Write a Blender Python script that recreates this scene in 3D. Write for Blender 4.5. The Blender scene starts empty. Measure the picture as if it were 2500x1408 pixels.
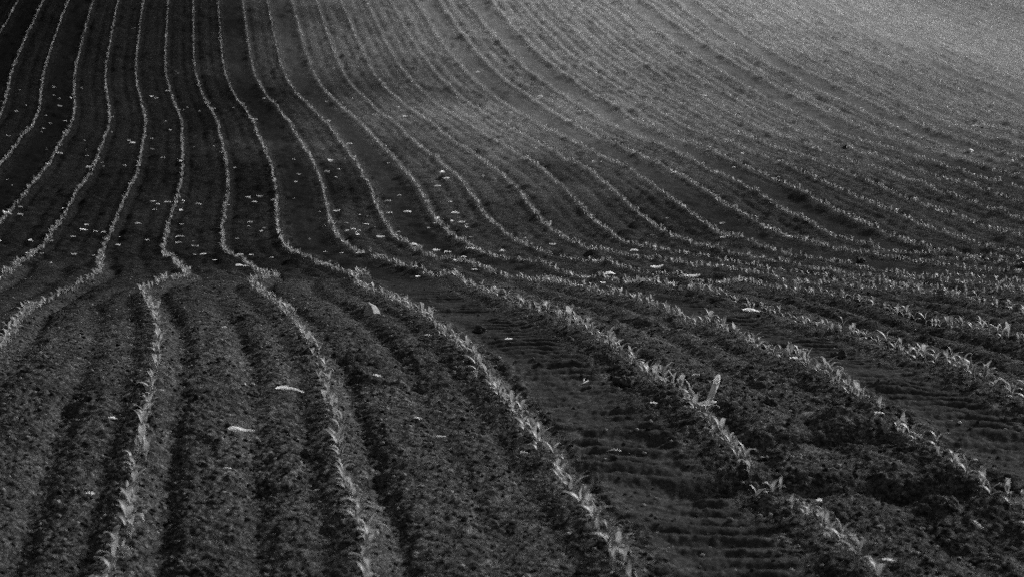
import bpy, math, random
import numpy as np

# ------------------------------------------------------------------ scene
scene = bpy.context.scene
COL = scene.collection
rng = np.random.default_rng(7)
random.seed(7)

# ------------------------------------------------------------------ the lie of the land
# surveyed heights (mm) of the field on an (along the rows, across the rows) grid, and the drill's sideways drift
HEIGHTS = [
277,241,204,169,133,97,60,23,-14,-52,-89,-125,-157,-188,-216,-242,-268,-293,-317,-341,-363,-384,-403,-420,-435,-448,-459,-469,-477,-484,-490,-496,-502,-508,-513,-519,-526,-532,-539,-547,-554,-562,-570,-578,-586,
276,238,201,163,127,92,58,25,-8,-41,-74,-108,-140,-171,-201,-231,-261,-290,-317,-343,-368,-391,-412,-431,-449,-465,-481,-495,-509,-522,-534,-547,-560,-573,-586,-600,-614,-628,-643,-658,-673,-689,-704,-720,-735,
275,236,197,159,122,87,55,25,-3,-30,-58,-89,-121,-154,-187,-221,-255,-287,-318,-346,-372,-397,-420,-442,-463,-483,-502,-521,-540,-559,-579,-598,-618,-639,-659,-681,-702,-724,-747,-769,-792,-815,-838,-862,-885,
274,234,194,155,118,82,50,22,-1,-21,-40,-66,-100,-135,-174,-213,-251,-286,-318,-348,-376,-402,-428,-452,-476,-500,-523,-547,-572,-597,-623,-649,-677,-704,-733,-762,-791,-821,-851,-881,-911,-942,-973,-1003,-1034,
269,230,192,153,116,80,47,19,-4,-19,-25,-32,-73,-115,-164,-210,-250,-285,-318,-348,-378,-407,-434,-461,-488,-516,-544,-573,-604,-635,-668,-701,-735,-771,-806,-843,-880,-917,-955,-992,-1030,-1068,-1106,-1144,-1182,
260,225,189,153,117,82,48,18,-7,-24,-26,-6,-16,-98,-164,-210,-247,-281,-315,-348,-379,-409,-439,-469,-500,-531,-564,-599,-636,-674,-713,-753,-795,-838,-881,-925,-969,-1014,-1059,-1104,-1149,-1194,-1240,-1285,-1330,
245,215,185,154,122,89,56,25,1,-10,-6,-3,-35,-132,-168,-201,-237,-275,-312,-346,-379,-410,-442,-475,-509,-546,-585,-625,-668,-713,-759,-807,-856,-906,-956,-1007,-1059,-1111,-1163,-1215,-1267,-1320,-1372,-1425,-1477,
221,199,177,154,129,101,72,41,13,-6,-10,-19,-68,-78,-128,-180,-228,-270,-309,-343,-376,-408,-442,-479,-518,-560,-605,-652,-702,-754,-807,-862,-918,-974,-1032,-1090,-1149,-1208,-1267,-1326,-1385,-1444,-1504,-1563,-1622,
187,175,163,150,134,116,94,67,35,-1,-34,-51,-81,-81,-119,-173,-224,-268,-303,-336,-368,-402,-440,-481,-526,-575,-626,-681,-737,-796,-856,-918,-981,-1045,-1109,-1174,-1239,-1305,-1370,-1436,-1502,-1568,-1634,-1700,-1766,
145,143,140,137,133,126,114,95,68,32,-13,-57,-80,-89,-139,-191,-232,-264,-293,-323,-356,-394,-436,-484,-536,-591,-650,-711,-775,-840,-908,-976,-1045,-1116,-1187,-1258,-1330,-1402,-1474,-1546,-1618,-1690,-1763,-1835,-1907,
95,101,107,113,119,123,123,116,97,61,3,-81,-67,-66,-178,-216,-235,-252,-274,-303,-340,-384,-434,-489,-548,-611,-676,-745,-815,-887,-961,-1036,-1112,-1188,-1265,-1343,-1420,-1498,-1576,-1655,-1733,-1811,-1889,-1968,-2046,
38,50,63,76,89,101,111,115,106,70,-9,-115,-80,-93,-153,-194,-211,-225,-248,-283,-327,-378,-436,-498,-564,-634,-707,-782,-858,-937,-1016,-1097,-1179,-1261,-1344,-1427,-1511,-1594,-1678,-1762,-1846,-1930,-2014,-2098,-2182,
-23,-8,8,24,40,57,71,81,84,74,30,-91,-108,-99,-176,-166,-165,-186,-222,-267,-320,-380,-444,-513,-587,-663,-741,-822,-905,-989,-1074,-1160,-1247,-1335,-1423,-1511,-1600,-1689,-1778,-1867,-1957,-2046,-2135,-2224,-2314,
-88,-73,-58,-42,-25,-9,6,17,20,12,2,-108,-115,-143,-192,-106,-123,-164,-211,-265,-325,-390,-461,-537,-615,-697,-781,-867,-954,-1043,-1133,-1224,-1316,-1409,-1502,-1595,-1689,-1783,-1877,-1971,-2065,-2159,-2253,-2348,-2442,
-157,-144,-132,-119,-105,-92,-79,-69,-61,-56,-61,-147,-136,-152,-207,-182,-168,-185,-225,-279,-343,-413,-489,-569,-652,-738,-826,-916,-1007,-1100,-1195,-1290,-1386,-1483,-1580,-1678,-1776,-1874,-1973,-2071,-2170,-2269,-2368,-2467,-2566,
-229,-221,-212,-204,-195,-186,-177,-167,-158,-149,-128,-169,-181,-194,-258,-239,-225,-234,-266,-316,-380,-451,-529,-611,-697,-785,-875,-968,-1063,-1159,-1257,-1356,-1456,-1556,-1657,-1759,-1861,-1963,-2066,-2168,-2272,-2375,-2478,-2581,-2684,
-306,-301,-296,-292,-289,-285,-280,-270,-255,-236,-224,-221,-246,-253,-309,-296,-288,-299,-329,-377,-437,-506,-582,-664,-749,-838,-930,-1025,-1122,-1221,-1321,-1422,-1525,-1629,-1733,-1838,-1943,-2049,-2155,-2262,-2369,-2476,-2583,-2691,-2798,
-387,-384,-381,-379,-379,-381,-382,-378,-362,-334,-302,-296,-311,-328,-382,-365,-360,-380,-413,-457,-512,-576,-648,-726,-809,-897,-989,-1085,-1183,-1283,-1385,-1489,-1593,-1699,-1806,-1914,-2022,-2131,-2241,-2351,-2462,-2572,-2683,-2794,-2905,
-473,-469,-465,-463,-463,-466,-472,-477,-472,-441,-368,-382,-376,-420,-448,-456,-470,-488,-515,-553,-601,-658,-724,-797,-876,-962,-1053,-1148,-1246,-1347,-1450,-1554,-1660,-1768,-1877,-1987,-2098,-2210,-2322,-2435,-2549,-2663,-2777,-2892,-3006,
-561,-555,-549,-544,-541,-540,-543,-547,-548,-525,-435,-437,-438,-521,-532,-559,-601,-609,-630,-661,-701,-749,-807,-873,-949,-1032,-1121,-1215,-1311,-1411,-1513,-1618,-1725,-1833,-1944,-2055,-2169,-2283,-2398,-2514,-2631,-2748,-2865,-2982,-3100,
-647,-639,-631,-623,-615,-607,-599,-590,-580,-568,-559,-573,-607,-662,-670,-681,-732,-741,-756,-778,-807,-844,-893,-955,-1027,-1107,-1192,-1283,-1377,-1474,-1575,-1679,-1786,-1895,-2006,-2120,-2235,-2351,-2468,-2587,-2706,-2825,-2945,-3065,-3185,
-726,-719,-711,-702,-691,-676,-659,-638,-624,-642,-676,-717,-749,-790,-815,-812,-864,-887,-897,-902,-911,-938,-983,-1042,-1110,-1185,-1265,-1351,-1441,-1535,-1634,-1737,-1843,-1952,-2064,-2179,-2295,-2413,-2532,-2652,-2773,-2894,-3016,-3138,-3260,
-794,-791,-787,-781,-771,-758,-742,-729,-728,-752,-805,-869,-883,-923,-955,-922,-983,-1029,-1058,-1014,-1007,-1035,-1081,-1136,-1198,-1264,-1337,-1416,-1501,-1592,-1689,-1790,-1896,-2005,-2117,-2232,-2349,-2468,-2588,-2710,-2832,-2955,-3078,-3202,-3326,
-847,-854,-859,-861,-860,-855,-850,-852,-869,-900,-952,-1008,-1005,-1047,-1101,-1044,-1108,-1168,-1157,-1093,-1114,-1152,-1193,-1235,-1283,-1339,-1403,-1475,-1556,-1644,-1738,-1838,-1943,-2051,-2163,-2278,-2396,-2515,-2636,-2759,-2882,-3006,-3130,-3254,-3379,
-885,-905,-923,-940,-954,-965,-975,-985,-1000,-1025,-1068,-1124,-1133,-1150,-1181,-1189,-1224,-1287,-1275,-1287,-1288,-1295,-1307,-1328,-1360,-1404,-1460,-1527,-1604,-1689,-1781,-1879,-1983,-2091,-2202,-2317,-2435,-2554,-2676,-2798,-2922,-3046,-3170,-3294,-3419,
-910,-944,-978,-1012,-1045,-1077,-1106,-1127,-1143,-1160,-1183,-1228,-1257,-1287,-1317,-1306,-1319,-1416,-1395,-1439,-1455,-1427,-1406,-1405,-1424,-1459,-1509,-1571,-1644,-1726,-1817,-1913,-2015,-2122,-2233,-2348,-2465,-2584,-2705,-2827,-2950,-3073,-3196,-3320,-3443,
-924,-971,-1019,-1069,-1121,-1175,-1228,-1274,-1310,-1346,-1370,-1381,-1402,-1425,-1433,-1425,-1437,-1524,-1488,-1556,-1580,-1503,-1473,-1464,-1474,-1501,-1546,-1605,-1675,-1755,-1843,-1938,-2038,-2144,-2255,-2368,-2485,-2603,-2723,-2844,-2965,-3086,-3207,-3329,-3450,
-931,-987,-1045,-1105,-1171,-1244,-1322,-1402,-1477,-1530,-1531,-1514,-1494,-1507,-1506,-1554,-1532,-1558,-1574,-1637,-1613,-1571,-1529,-1505,-1506,-1530,-1572,-1628,-1695,-1772,-1858,-1951,-2050,-2156,-2265,-2378,-2494,-2611,-2728,-2847,-2965,-3083,-3202,-3320,-3438,
-932,-992,-1054,-1119,-1191,-1271,-1362,-1460,-1541,-1588,-1577,-1560,-1543,-1552,-1529,-1589,-1577,-1601,-1605,-1647,-1605,-1590,-1541,-1517,-1520,-1546,-1586,-1638,-1701,-1775,-1858,-1950,-2050,-2155,-2264,-2376,-2490,-2604,-2719,-2834,-2949,-3063,-3177,-3291,-3405,
-923,-985,-1047,-1111,-1180,-1254,-1332,-1413,-1493,-1512,-1533,-1546,-1548,-1560,-1551,-1549,-1560,-1558,-1540,-1563,-1527,-1545,-1509,-1503,-1525,-1552,-1585,-1629,-1688,-1759,-1842,-1934,-2034,-2140,-2248,-2359,-2471,-2582,-2693,-2804,-2914,-3023,-3131,-3240,-3348,
-899,-960,-1020,-1081,-1142,-1203,-1261,-1316,-1376,-1394,-1454,-1495,-1512,-1505,-1471,-1443,-1401,-1422,-1431,-1437,-1453,-1479,-1483,-1493,-1535,-1540,-1557,-1595,-1651,-1722,-1806,-1901,-2003,-2109,-2217,-2326,-2434,-2542,-2648,-2753,-2857,-2960,-3062,-3164,-3266,
-852,-913,-973,-1030,-1084,-1134,-1184,-1238,-1300,-1341,-1383,-1413,-1432,-1431,-1384,-1344,-1315,-1338,-1376,-1384,-1410,-1421,-1437,-1495,-1510,-1486,-1501,-1536,-1590,-1662,-1750,-1849,-1953,-2059,-2166,-2272,-2377,-2480,-2581,-2680,-2777,-2873,-2968,-3062,-3156,
-772,-837,-901,-961,-1014,-1062,-1108,-1167,-1260,-1322,-1333,-1322,-1315,-1341,-1359,-1346,-1298,-1302,-1327,-1326,-1330,-1344,-1390,-1435,-1438,-1459,-1446,-1455,-1502,-1580,-1674,-1776,-1881,-1987,-2092,-2195,-2295,-2393,-2488,-2580,-2670,-2759,-2846,-2932,-3018,
-654,-730,-803,-873,-937,-995,-1050,-1113,-1202,-1271,-1285,-1260,-1230,-1248,-1284,-1275,-1229,-1232,-1246,-1235,-1276,-1276,-1292,-1361,-1356,-1390,-1384,-1359,-1408,-1488,-1582,-1681,-1783,-1886,-1989,-2090,-2187,-2281,-2372,-2460,-2545,-2626,-2704,-2779,-2850,
-497,-586,-675,-761,-843,-921,-996,-1069,-1138,-1199,-1224,-1216,-1194,-1188,-1207,-1202,-1181,-1194,-1193,-1189,-1209,-1209,-1221,-1262,-1255,-1262,-1271,-1261,-1291,-1356,-1438,-1531,-1630,-1733,-1836,-1937,-2034,-2129,-2219,-2306,-2390,-2469,-2542,-2608,-2665,
-303,-406,-509,-612,-714,-812,-905,-987,-1047,-1092,-1117,-1120,-1112,-1117,-1138,-1131,-1108,-1118,-1090,-1072,-1055,-1040,-1037,-1041,-1031,-1024,-1024,-1032,-1061,-1119,-1199,-1292,-1396,-1503,-1611,-1717,-1819,-1918,-2013,-2105,-2192,-2275,-2350,-2416,-2469,
-78,-189,-301,-415,-530,-642,-743,-824,-881,-922,-956,-979,-982,-989,-1023,-1004,-966,-944,-873,-806,-758,-731,-705,-681,-662,-650,-651,-670,-711,-775,-861,-964,-1078,-1196,-1314,-1430,-1540,-1646,-1748,-1847,-1941,-2031,-2114,-2187,-2245,
172,64,-45,-157,-273,-388,-496,-579,-633,-675,-721,-753,-759,-760,-751,-701,-637,-598,-518,-437,-378,-336,-296,-258,-228,-209,-208,-230,-278,-354,-453,-571,-699,-832,-963,-1089,-1208,-1322,-1431,-1536,-1637,-1735,-1826,-1908,-1977,
443,353,261,166,67,-35,-134,-213,-254,-283,-325,-362,-373,-359,-325,-255,-183,-143,-72,30,100,155,209,257,296,318,318,290,231,142,27,-107,-252,-399,-545,-684,-816,-942,-1062,-1177,-1288,-1396,-1498,-1592,-1674,
737,675,612,549,485,422,363,319,302,288,256,229,223,243,286,342,374,395,464,582,662,726,788,843,884,905,900,863,793,692,563,415,257,94,-65,-219,-366,-506,-639,-768,-894,-1015,-1131,-1239,-1336,
1056,1031,1005,983,965,956,958,970,976,963,933,916,921,941,974,1010,1043,1061,1118,1209,1285,1352,1416,1470,1508,1524,1510,1465,1385,1274,1136,979,810,637,465,298,136,-19,-170,-315,-458,-596,-728,-853,-966,
1406,1420,1436,1456,1483,1520,1565,1607,1631,1636,1627,1623,1632,1653,1685,1718,1744,1770,1816,1882,1950,2012,2070,2117,2146,2152,2129,2074,1987,1870,1728,1567,1393,1214,1033,854,678,507,339,175,14,-143,-293,-436,-566,
1788,1841,1896,1954,2017,2084,2151,2210,2255,2285,2305,2321,2341,2366,2396,2428,2457,2487,2528,2581,2637,2690,2736,2770,2786,2779,2746,2683,2591,2471,2328,2167,1992,1810,1623,1435,1247,1061,876,693,514,338,168,8,-139,
2201,2288,2375,2465,2555,2644,2728,2804,2869,2923,2967,3005,3040,3074,3108,3143,3176,3210,3249,3292,3335,3375,3406,3424,3425,3405,3360,3290,3193,3073,2930,2771,2597,2413,2222,2027,1829,1630,1430,1230,1032,839,651,474,309,
2640,2754,2868,2981,3093,3200,3302,3395,3479,3554,3620,3678,3729,3775,3818,3859,3897,3934,3970,4005,4037,4063,4078,4080,4065,4031,3975,3897,3796,3674,3532,3374,3201,3016,2823,2622,2416,2205,1991,1777,1563,1353,1149,956,776,
3098,3233,3368,3501,3631,3756,3875,3986,4089,4183,4268,4344,4412,4471,4525,4573,4616,4654,4689,4718,4740,4752,4752,4738,4708,4660,4593,4507,4401,4276,4133,3975,3801,3616,3419,3213,2999,2779,2554,2326,2098,1874,1656,1448,1254,
3569,3721,3874,4024,4170,4312,4448,4577,4698,4811,4914,5007,5090,5163,5227,5283,5329,5369,5402,5427,5440,5439,5425,5397,5353,5292,5215,5120,5007,4878,4732,4571,4396,4207,4007,3795,3574,3345,3110,2871,2631,2394,2163,1942,1736,
4046,4214,4382,4548,4711,4870,5023,5169,5308,5438,5558,5668,5766,5852,5926,5988,6037,6077,6108,6128,6133,6121,6095,6054,5997,5924,5836,5732,5612,5477,5326,5160,4981,4787,4581,4363,4135,3898,3653,3404,3153,2904,2662,2430,2212,
4526,4709,4892,5073,5252,5428,5598,5762,5918,6066,6203,6328,6441,6539,6622,6690,6740,6776,6801,6814,6812,6790,6753,6700,6631,6547,6449,6335,6206,6063,5905,5733,5547,5347,5135,4909,4673,4427,4173,3914,3653,3394,3141,2899,2671,
5007,5205,5403,5599,5794,5986,6173,6355,6529,6693,6847,6989,7115,7226,7318,7390,7439,7464,7475,7476,7463,7433,7386,7322,7243,7149,7039,6915,6777,6625,6459,6279,6085,5877,5656,5423,5177,4922,4659,4390,4120,3851,3588,3337,3101,
]
DRIFT = [
-13,-21,-30,-38,-43,-44,-38,-23,0,9,12,21,35,48,57,71,76,73,69,44,25,6,-23,-61,-74,5,120,216,238,194,134,111,85,23,-39,-64,-47,-5,56,130,173,196,202,197,194,197,123,-5,-126,-195,-192,-168,-137,-100,-67,-41,-21,-7,2,8,11,12,13,13]
NS, NT = 50, 45
S_AX = np.geomspace(4.0, 110.0, NS)
T_AX = np.linspace(-10.0, 34.0, NT)
Z = np.array(HEIGHTS, float).reshape(NS, NT) / 1000.0
SB_AX = np.geomspace(4.0, 110.0, 64)
B = np.array(DRIFT, float) / 1000.0
HEAD = math.atan(0.165)                       # the rows run a little to the left of +Y
DX, DY = -math.sin(HEAD), math.cos(HEAD)
NX, NY = math.cos(HEAD), math.sin(HEAD)
ROW = 0.75
T0 = -0.22 * math.cos(HEAD)
CAM_H = 1.7


def cr(p0, p1, p2, p3, f):
    return .5 * ((2 * p1) + (-p0 + p2) * f + (2 * p0 - 5 * p1 + 4 * p2 - p3) * f * f + (-p0 + 3 * p1 - 3 * p2 + p3) * f ** 3)


def st(x, y):
    return x * DX + y * DY, x * NX + y * NY


def xy(s, t):
    return s * DX + t * NX, s * DY + t * NY


def drift(s):
    a = np.clip((np.log(np.maximum(s, .5)) - math.log(4.0)) / (math.log(110 / 4.0) / 63), 0, 62.999)
    i = a.astype(int)
    f = a - i
    g = lambda k: B[np.clip(i + k, 0, 63)]
    return cr(g(-1), g(0), g(1), g(2), f)


def base_z(x, y):
    s, t = st(x, y)
    sc = np.clip(s, 4.0, 110.0)
    tc = np.clip(t, -10.0, 34.0)
    a = np.clip((np.log(sc) - math.log(4.0)) / (math.log(110 / 4.0) / (NS - 1)), 0, NS - 1.0001)
    i = a.astype(int)
    a = a - i
    b = np.clip(tc + 10.0, 0, NT - 1.0001)
    j = b.astype(int)
    b = b - j
    r = []
    for k in (-1, 0, 1, 2):
        ii = np.clip(i + k, 0, NS - 1)
        r.append(cr(*[Z[ii, np.clip(j + m, 0, NT - 1)] for m in (-1, 0, 1, 2)], b))
    z = cr(*r, a)
    z = z + 4.0 * sm(66, 110, s) * sm(12, 32, t)
    over = np.maximum(s - 110.0, 0)                   # the hill goes on rising past the survey and flattens out
    z = z + 9.0 * (1 - np.exp(-over * 0.10 / 9.0))
    return z


# ------------------------------------------------------------------ noise in world space
def hsh(ix, iy, k):
    h = (ix.astype(np.int64) * 374761393 + iy.astype(np.int64) * 668265263 + k * 1442695041) & 0x7fffffff
    h = ((h ^ (h >> 13)) * 1274126177) & 0x7fffffff
    h = (h ^ (h >> 16)) & 0x7fffffff
    h = (h * 668265263 + 374761393) & 0x7fffffff
    h = h ^ (h >> 15)
    return (h & 0xffff) / 65535.0


def vnoise(x, y, k):
    ix, iy = np.floor(x), np.floor(y)
    fx, fy = x - ix, y - iy
    fx = fx * fx * fx * (fx * (fx * 6 - 15) + 10)
    fy = fy * fy * fy * (fy * (fy * 6 - 15) + 10)
    ix, iy = ix.astype(np.int64), iy.astype(np.int64)
    a = hsh(ix, iy, k) * (1 - fx) + hsh(ix + 1, iy, k) * fx
    b = hsh(ix, iy + 1, k) * (1 - fx) + hsh(ix + 1, iy + 1, k) * fx
    return (a * (1 - fy) + b * fy) * 2 - 1


def lumps(x, y, cell, k, keep):
    """rounded clods: the highest of the jittered domes round each point"""
    gx, gy = x / cell, y / cell
    ix, iy = np.floor(gx).astype(np.int64), np.floor(gy).astype(np.int64)
    out = np.zeros_like(gx)
    for ox in (-1, 0, 1):
        for oy in (-1, 0, 1):
            cx, cy = ix + ox, iy + oy
            px = cx + .15 + .7 * hsh(cx, cy, k)
            py = cy + .15 + .7 * hsh(cx, cy, k + 1)
            r = .30 + .45 * hsh(cx, cy, k + 2)
            on = hsh(cx, cy, k + 3) < keep
            el = .7 + .6 * hsh(cx, cy, k + 4)
            ex, ey = (gx - px) * el, (gy - py) / el
            d = np.maximum(0, 1 - (ex * ex + ey * ey) / (r * r))
            out = np.maximum(out, on * r * 2 * np.sqrt(d))
    return out


def sm(e0, e1, v):
    q = np.clip((v - e0) / (e1 - e0), 0, 1)
    return q * q * (3 - 2 * q)


TRACKS = (-5.5, -3.5, 2.5, 4.5, 10.5, 12.5, 18.5, 20.5, 26.5, 28.5, 34.5, 36.5)


def track_mask(ph):
    w = np.zeros_like(ph)
    for c in TRACKS:
        w = np.maximum(w, np.exp(-((ph - c) * ROW / .21) ** 6))
    return w


def relief(x, y, step):
    """what the drill, the wheels and the weather left on the field; step is the finest detail the mesh can carry there"""
    s, t = st(x, y)
    ph = (t - T0 - drift(s)) / ROW                  # whole numbers are the plant rows
    near = np.round(ph)
    d = (ph - near) * ROW                           # metres from the nearest row
    wob = 1 + .6 * vnoise(s / 1.3, near * 7.3, 11)
    z = .010 * np.exp(-(d / .07) ** 2)                              # the drilled ridge
    g = (1 - .85 * track_mask(ph)) * (1 - .4 * sm(13, 24, s) * (1 - .7 * sm(5, 11, t))) 
    z -= .030 * g * wob * np.exp(-((d - .11) / .05) ** 2)              # press groove on one side
    z -= .014 * g * wob * np.exp(-((d + .125) / .04) ** 2)
    mid = (ph - np.floor(ph) - .56) * ROW
    z -= .027 * g * (1 + .7 * vnoise(s / 2.6, np.floor(ph) * 5.1, 12)) * np.exp(-(mid / .06) ** 2)     # tine groove between rows
    trk = np.zeros_like(x)
    for c in TRACKS:
        q = (ph - c) * ROW
        w = np.exp(-(q / .21) ** 6)
        amp = .024 * (1 + .7 * vnoise(s / 2.3, np.full_like(s, c * 3.3), 13)) * (1 - .35 * sm(14, 40, s))
        z -= amp * w
        z += .012 * np.exp(-((np.abs(q) - .30) / .07) ** 2) * (1 + .7 * vnoise(s * 1.4, np.full_like(s, c), 14))
        bar = np.sin(2 * math.pi * (s + .9 * q * q * np.sign(q) + .18 * np.abs(q)) / .145 + .8 * vnoise(s / .8, t / .5, 15))
        z += np.exp(-(q / .185) ** 6) * (.014 + .007 * np.exp(-((s - 10.2) / 2.4) ** 4)) * (np.abs(bar) ** .7 * np.sign(bar)) * np.clip(.8 + 1.1 * vnoise(x / .34, y / .28, 23) + .4 * vnoise(x / .1, y / .07, 28), 0, 1.8) * (vnoise(s / 1.1, t / .6, 16) * .5 + .7) * sm(26, 12, s)
        trk = np.maximum(trk, w)
    loose = 1 - .72 * trk
    # two gouges torn across the rows close to the camera, and crossing ribs
    for (s0, t0, ls, lt, dp, sk) in ((6.72, 2.36, .12, .46, .17, -.25), (7.46, 2.5, .07, .42, .09, -.1), (7.35, 3.3, .08, .5, .05, .0),
                                     (6.82, 1.72, .07, .16, .05, .0), (7.55, 1.75, .05, .12, .03, 0)):
        qs = s - s0 - sk * (t - t0)
        z -= dp * np.exp(-(qs / ls) ** 2 - ((t - t0) / lt) ** 4) * (1 + .3 * vnoise(x / .12, y / .12, 17))
    rib = sm(9.6, 8.2, s) * np.exp(-((t - 1.6) / .45) ** 4) + .6 * np.exp(-((s - 6.2) / .9) ** 2 - ((t - 2.0) / .9) ** 4)
    z += rib * .009 * (.6 + .8 * vnoise(x / .22, y / .16, 19)) * np.sin(2 * math.pi * (s + .15 * vnoise(x / .5, y / .5, 18)) / .19)
    # soil structure
    z += .030 * vnoise(x / 1.9, y / 1.9, 1) + .018 * vnoise(x / .7, y / .7, 2) * loose
    f = lambda L: sm(1.2, 2.6, L / step)
    cl = np.clip(.9 + .6 * vnoise(x / .8, y / .8, 24) + .4 * vnoise(x / .3, y / .3, 25), .25, 2.2)      # crusted here, cloddy there
    loose = loose * cl
    z += sm(12, 20, s) * (.030 * lumps(x, y, .24, 80, .22) + .012 * vnoise(x / .35, y / .35, 26) + .010 * vnoise(x / .17, y / .17, 27) * sm(45, 30, s))
    z += loose * f(.30) * .005 * vnoise(x / .26, y / .26, 3)
    z += loose * f(.26) * .020 * lumps(x, y, .30, 40, .05)
    z += loose * f(.12) * .010 * lumps(x, y, .12, 20, .09)
    z += (.35 + .65 * loose) * f(.06) * .006 * lumps(x, y, .055, 30, .32)
    z += (.5 + .5 * loose) * f(.028) * .005 * lumps(x, y, .027, 60, .6)
    z += loose * f(.05) * .005 * (.5 - np.abs(vnoise(x / .045, y / .045, 6)))
    z += (.4 + .6 * loose) * f(.03) * .005 * vnoise(x / .020, y / .020, 7)
    return z


def ground(x, y):
    x, y = np.atleast_1d(np.asarray(x, float)), np.atleast_1d(np.asarray(y, float))
    return base_z(x, y) + relief(x, y, np.where(y < 14, y * .00124, y * .0029))


def zat(x, y):
    return float(ground(x, y)[0])


# ------------------------------------------------------------------ helpers
def node_mat(name):
    m = bpy.data.materials.new(name)
    m.use_nodes = True
    nt = m.node_tree
    nt.nodes.clear()
    out = nt.nodes.new('ShaderNodeOutputMaterial')
    return m, nt, out


def N(nt, kind, **kw):
    n = nt.nodes.new(kind)
    for k, v in kw.items():
        if k in n.inputs.keys():
            n.inputs[k].default_value = v
        else:
            setattr(n, k, v)
    return n


def ramp(nt, src, stops):
    r = nt.nodes.new('ShaderNodeValToRGB')
    e = r.color_ramp.elements
    while len(e) < len(stops):
        e.new(.5)
    for q, (p, v) in zip(e, stops):
        q.position = p
        q.color = (v, v, v, 1)
    nt.links.new(src, r.inputs[0])
    return r.outputs[0]


def math_node(nt, op, a, b=None):
    n = nt.nodes.new('ShaderNodeMath')
    n.operation = op
    for k, v in enumerate((a, b)):
        if v is None:
            continue
        if isinstance(v, (int, float)):
            n.inputs[k].default_value = v
        else:
            nt.links.new(v, n.inputs[k])
    return n.outputs[0]


def mesh_np(name, verts, faces, mat=None, smooth=True):
    """verts (n,3) and faces (m,3|4) as numpy arrays -> mesh datablock"""
    me = bpy.data.meshes.new(name)
    verts = np.ascontiguousarray(verts, np.float32)
    faces = np.ascontiguousarray(faces, np.int32)
    k = faces.shape[1]
    me.vertices.add(len(verts))
    me.vertices.foreach_set('co', verts.ravel())
    me.loops.add(faces.size)
    me.loops.foreach_set('vertex_index', faces.ravel())
    me.polygons.add(len(faces))
    me.polygons.foreach_set('loop_start', np.arange(0, faces.size, k, dtype=np.int32))
    if smooth:
        me.polygons.foreach_set('use_smooth', np.ones(len(faces), bool))
    me.update(calc_edges=True)
    me.validate()
    if mat:
        me.materials.append(mat)
    return me


def link(name, data, parent=None):
    o = bpy.data.objects.new(name, data)
    COL.objects.link(o)
    if parent:
        o.parent = parent
    return o


def tag(o, label, cat=None, group=None, kind=None):
    o['label'] = label
    if cat:
        o['category'] = cat
    if group:
        o['group'] = group
    if kind:
        o['kind'] = kind
    return o


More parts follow.
